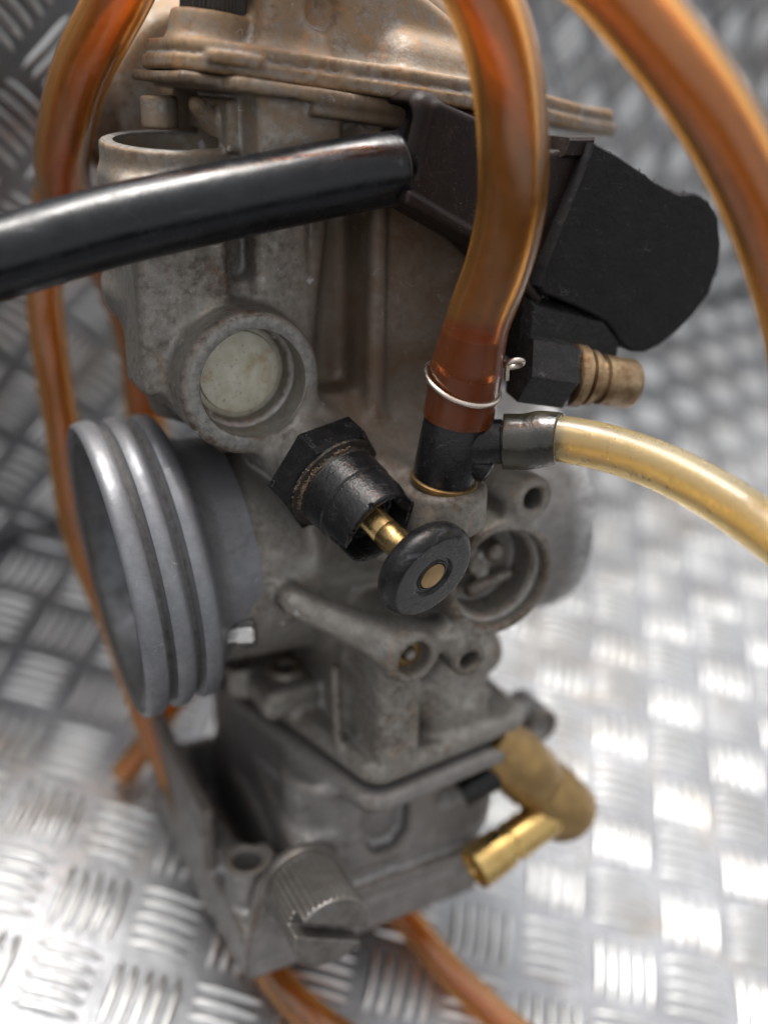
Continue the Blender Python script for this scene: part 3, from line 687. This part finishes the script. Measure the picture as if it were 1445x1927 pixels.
MB().add(lathe(s1 - sv * 1.2, sv, [(0, 3.0), (1.35, 3.0), (1.4, .01)], 4)).obj('slot', M_dark, blk)

# ------------------------------------------------------------------ hoses (things of their own)
# black hose plugged into the sensor block
bh = spline([(4.4, -31.0, 82.6), (-1.0, -29.8, 81.9), (-10.8, -27.4, 80.2), (-27.9, -24.6, 77.0), (-46.0, -23.0, 73.6), (-62.8, -22.0, 69.5), (-80, -21.7, 66.0), (-100, -22, 60)], 14)
rb = np.array([5.3 if i == 0 else 5.9 if i == 1 else 6.15 + .3 * min(1, i / 30) for i in range(len(bh))])
v, f = sweep(bh, rb, 40); o = world_obj('hose', v, f, M_hose, True, 40)
tag(o, 'thick glossy black rubber hose running from the sensor block out at the left edge', 'hose')

R1 = 5.6
p1 = spline([(9.3, -44.6, 40.6), (9.5, -45.1, 44.0), (9.7, -46.0, 50.3), (10.5, -47.7, 59.1), (11.9, -50.6, 68.5), (12.2, -52.6, 77.2), (11.6, -53.3, 85.4), (10.8, -52.8, 93.2), (9.1, -52.0, 100.6), (6.8, -49.7, 107.8), (3.0, -44.4, 117.0), (-5.1, -35.7, 126.2), (-15.2, -23.1, 131.2), (-23.6, -8.9, 126.0), (-29.6, 4.1, 116.1), (-32.7, 12.1, 108.8), (-38.0, 19.5, 98.1), (-41.1, 25.8, 87.4), (-41.3, 35.4, 76.6), (-35.0, 50.8, 63.5), (-24.1, 68.3, 46.8), (-17.6, 79.4, 27.0), (-15.9, 83.9, 6.4), (-13.7, 76.6, -18), (-12, 62, -38)], 12)
n1_ = len(p1); ro = np.full(n1_, R1)
dd = np.linalg.norm(p1 - p1[0], axis=1)
ro = R1 + .85 * np.clip((26 - np.arange(n1_) / 12 * 9) / 8, 0, 1) * (np.arange(n1_) < 60)
v, f = tube(p1, ro, ro * .66, 36); o = world_obj('hose', v, f, M_amber, True, 50)
o.data.materials.append(M_stain)
zst = np.array([q[2] for q in v]); o.data.polygons.foreach_set('material_index', [1 if max(zst[i] for i in fc) < 60.0 and v[fc[0]][1] < -40 else 0 for fc in f])
tag(o, 'amber hose rising from the black T fitting and looping over to the left side', 'hose')
p2 = spline([(-12, -50, 122), (-2, -56, 120), (5.4, -63.1, 116.7), (10.3, -67.7, 112.6), (15.0, -72.8, 107.1), (21.7, -79.8, 97.4), (27.9, -83.7, 88.4), (33.7, -86.8, 78.2), (39.9, -89.0, 65.2), (46, -90, 50)], 12)
v, f = tube(p2, 5.4, 3.5, 36); o = world_obj('hose', v, f, M_amber, True, 50)
tag(o, 'amber translucent hose arching across the top right corner, nearest to the viewer', 'hose')
p4 = spline([(-14, 80, 84), (-26, 78, 80), (-36, 72, 72.9), (-40.2, 65.7, 61.8), (-44.0, 58.0, 49.5), (-44.9, 53.9, 35.1), (-44.3, 52.1, 16.8), (-43.8, 47.4, -10.0), (-38.0, 39.9, -35.6), (-34.0, 27.6, -59.6), (-30.6, 14.0, -74.2), (-27.5, -3.0, -91.5), (-22.0, -22.0, -102.8), (-15.3, -35.9, -108.7), (-2.6, -49.9, -114.6), (16, -64, -121)], 10)
v, f = tube(p4, 4.3, 2.8, 28); o = world_obj('hose', v, f, M_amber, True, 50)
tag(o, 'blurred amber hose hanging down behind the ribbed intake mouth to the bottom edge', 'hose')
p5 = spline([(0, 20, -88), (7.6, 1.4, -95.6), (10.8, -11.5, -100.7), (16.9, -21.3, -104.7), (20.4, -33.4, -109.4), (24.8, -43.3, -113.4), (29.0, -51.6, -116.8), (36.9, -63.4, -121.6), (46, -76, -127)], 10)
v, f = tube(p5, 3.9, 2.5, 28); o = world_obj('hose', v, f, M_amber, True, 50)
tag(o, 'amber hose lying on the tread plate, coming out from under the float bowl', 'hose')
p6 = spline([(-22, 30, -50), (-27.5, 33.5, -58), (-31.5, 35.5, -66), (-35.5, 36.0, -72), (-41.5, 36.5, -79)], 8)
v, f = tube(p6, 3.4, 2.0, 24); o = world_obj('hose', v, f, M_amber, True, 50)
tag(o, 'short amber hose end sticking out at lower left behind the float bowl', 'hose')
# T fitting
T0 = np.array((8.0, -42.6, 27.4)); Td = nz((1.4, -2.4, 17))
tf = empty('t_fitting', CARB, 'black plastic T fitting with a brass ring, standing on the boss beside the choke', 'pipe fitting')
MB().add(lathe(T0, Td, [(0, 6.2), (.2, 6.35), (1.0, 6.35), (1.2, 6.1)], 64)).obj('brass_ring', M_brasst, tf)
MB().add(lathe(T0 + Td * 1.15, Td, [(0, 5.6), (.2, 5.9), (1.0, 6.0), (11.8, 5.9), (12.6, 5.3), (12.7, 3.6), (26, 3.55), (26.3, 2.8)], 64)).obj('upright', M_blk, tf)
MB().add(lathe(T0 + Td * 12.0, Td, [(0, 5.0), (10, 4.8), (10.2, 4.0), (11.2, 4.0), (11.4, 4.7), (17, 4.5), (17.4, 3.6)], 48)).obj('barb', simple('red_brown_plastic', (.30, .055, .02), .5, 0, (.22, .04, .015)), tf)
a0 = np.array((9.6, -44.6, 36.0)); ad = nz((10, -7.6, .9))
MB().add(lathe(a0, ad, [(0, 4.6), (5.6, 4.4), (6.0, 4.1), (7.8, 4.1), (7.9, 3.9), (12, 3.9), (12, .01)], 48)).obj('side_arm', M_blk, tf)
MB().add(lathe(a0 + ad * 2 - Td * 3, nz(ad * 1 - Td * .55), [(0, 3.4), (4.6, 3.0), (5.1, 2.4)], 40)).obj('gusset', M_blk, tf)
# yellowed hose with the dark sleeve at its start
p8 = spline([tuple(a0 + ad * 8.2), tuple(a0 + ad * 12), (21.8, -53.6, 37.6), (24.5, -56.3, 38.0), (29.3, -63.6, 37.8), (32.9, -73.3, 37.0), (35.1, -83.8, 35.4), (36.4, -94.3, 33.0), (37.6, -105.3, 29.4), (39, -116, 25)], 12)
ro8 = np.array([4.7 if i < 24 else max(4.2, 4.7 - (i - 24) * .05) for i in range(len(p8))])
v, f = tube(p8, ro8, ro8 * .62, 32); o8 = world_obj('hose', v, f, M_yellow, True, 50)
tag(o8, 'yellowed translucent hose leaving the side arm of the T fitting to the right edge', 'hose')
sl_i = [p for p in p8[:35]]
sr = np.array([5.0 if i < 24 else 5.0 - (i - 24) * .045 for i in range(35)])
v, f = tube(np.array(sl_i) , sr + .12, sr * .8, 36)
w = world_obj('dark_sleeve', v, f, M_sleeve); mw = w.matrix_world.copy(); w.parent = o8; w.matrix_parent_inverse = Matrix(); w.matrix_local = o8.matrix_world.inverted() @ mw
# spring clip
cl = empty('hose_clip', CARB, 'thin steel wire spring clip squeezed round the amber hose above the T fitting', 'hose clip')
cc = np.array((9.2, -45.6, 47.4)); rc_ = 6.95; cdv = nz(np.array((1.2, -3.0, 8.6)))
a_, b_, d_ = frame(cdv)
ring = [cc + rc_ * (a_ * math.cos(t) + b_ * math.sin(t)) + d_ * (.25 * math.sin(t)) for t in np.linspace(0, 2 * math.pi * 1.02, 60)]
MB().add(sweep(np.array(ring), .48, 12)).obj('wire_ring', M_wire, cl)
ec = np.array((16.7, -50.3, 51.2)); MB().add(torus(ec, (.15, .75, 1), 1.55, .5, 32, 10)).add(sweep(np.array([(15.8, -49.6, 48.2), (15.6, -49.8, 49.6), (15.4, -50.2, 51.2)]), .48, 10)).obj('wire_eye', M_wire, cl)

# ------------------------------------------------------------------ grit and dried mud lying in the corners of the casting
from mathutils.bvhtree import BVHTree
def grit(target, boxes, parent, name, mat, dirn=(0, .25, -1)):
    me = target.data; bvh = BVHTree.FromPolygons([v.co for v in me.vertices], [p.vertices for p in me.polygons]); d = Vector(dirn).normalized(); m = MB()
    ico_v = [(0, 0, 1), (.9, 0, .3), (.28, .86, .3), (-.72, .53, .3), (-.72, -.53, .3), (.28, -.86, .3), (.0, .0, -.6)]
    ico_f = [(0, 1, 2), (0, 2, 3), (0, 3, 4), (0, 4, 5), (0, 5, 1), (6, 2, 1), (6, 3, 2), (6, 4, 3), (6, 5, 4), (6, 1, 5)]
    for lo, hi, n, r0, r1 in boxes:
        for i in range(n):
            p = Vector([random.uniform(a, b) for a, b in zip(lo, hi)]); hit = bvh.ray_cast(p * MM, d, .03)
            if hit[0] is None or hit[1].dot(d) > -.25: continue
            r = r0 + (r1 - r0) * random.random() ** 3; c = np.array(hit[0]) / MM
            q = Matrix.Rotation(random.uniform(0, 6.3), 3, Vector(np.random.normal(size=3)).normalized())
            m.add(([tuple(c + np.array(q @ Vector(v)) * r * (1, 1, .8)) for v in ico_v], ico_f))
    o = m.obj(name, mat, parent, True, 20); tag(o, kind='stuff'); return o
M_grit = simple('dry_brown_mud', (.20, .125, .075), .9, 0, (.10, .06, .035), 900, .2, .5)
grit(body, [((-8, -46, 45), (20, -22, 50), 1500, .10, .42), ((-26, -26, 92), (6, -12, 93.5), 1, .1, .2), ((-34, -14, 90), (4, 0, 92), 500, .08, .3), ((-6, -44, 44), (8, -26, 46), 500, .1, .5), ((14, -46, 40), (34, -20, 42), 160, .08, .25)], carb, 'grit', M_grit)
grit(cap, [((-20, -30, 118), (44, 4, 122), 900, .08, .36)], carb, 'dried_mud', M_grit)
cm = MB()                                                          # mud caked round the choke nut collar
ea, eb, ed = frame(cd)
for i in range(800):
    t = random.choice((2.45, 2.8, 2.95, 3.3, 1.75)) + random.gauss(0, .12); rr = random.uniform(8.5, 9.8)
    c = h0 + cd * (5.45 + random.uniform(0, .7) + (1.0 if rr < 9.2 else 0)) + (ea * math.cos(t) + eb * math.sin(t)) * rr; r = random.uniform(.08, .26)
    cm.add((c + np.random.normal(size=(6, 3)) * .15 * r + r * np.array([(1, 0, 0), (-1, 0, 0), (0, 1, 0), (0, -1, 0), (0, 0, .7), (0, 0, -.7)]), [(0, 2, 4), (2, 1, 4), (1, 3, 4), (3, 0, 4), (2, 0, 5), (1, 2, 5), (3, 1, 5), (0, 3, 5)]))
tag(cm.obj('caked_mud', simple('tan_mud', (.24, .17, .12), 1.0, 0, (.15, .105, .075), 900, .05, .5), carb, True, 180), kind='stuff')

# ------------------------------------------------------------------ throttle drum cover standing behind, left of the cap
dr = Cast((-48, 24, 56), (10, 66, 130), .6)
dr.put(Cyl((-14, 34, 92), (-14, 60, 92), 24, 22, rd=4), 1)
dr.put(Cyl((-14, 26, 92), (-14, 34, 92), 17, 20, rd=2), 3)
dr.put(Box((-20, 14, 74), (4, 36, 96), 3), 3)
dr.mesh('throttle_drum_cover', M_top, carb)
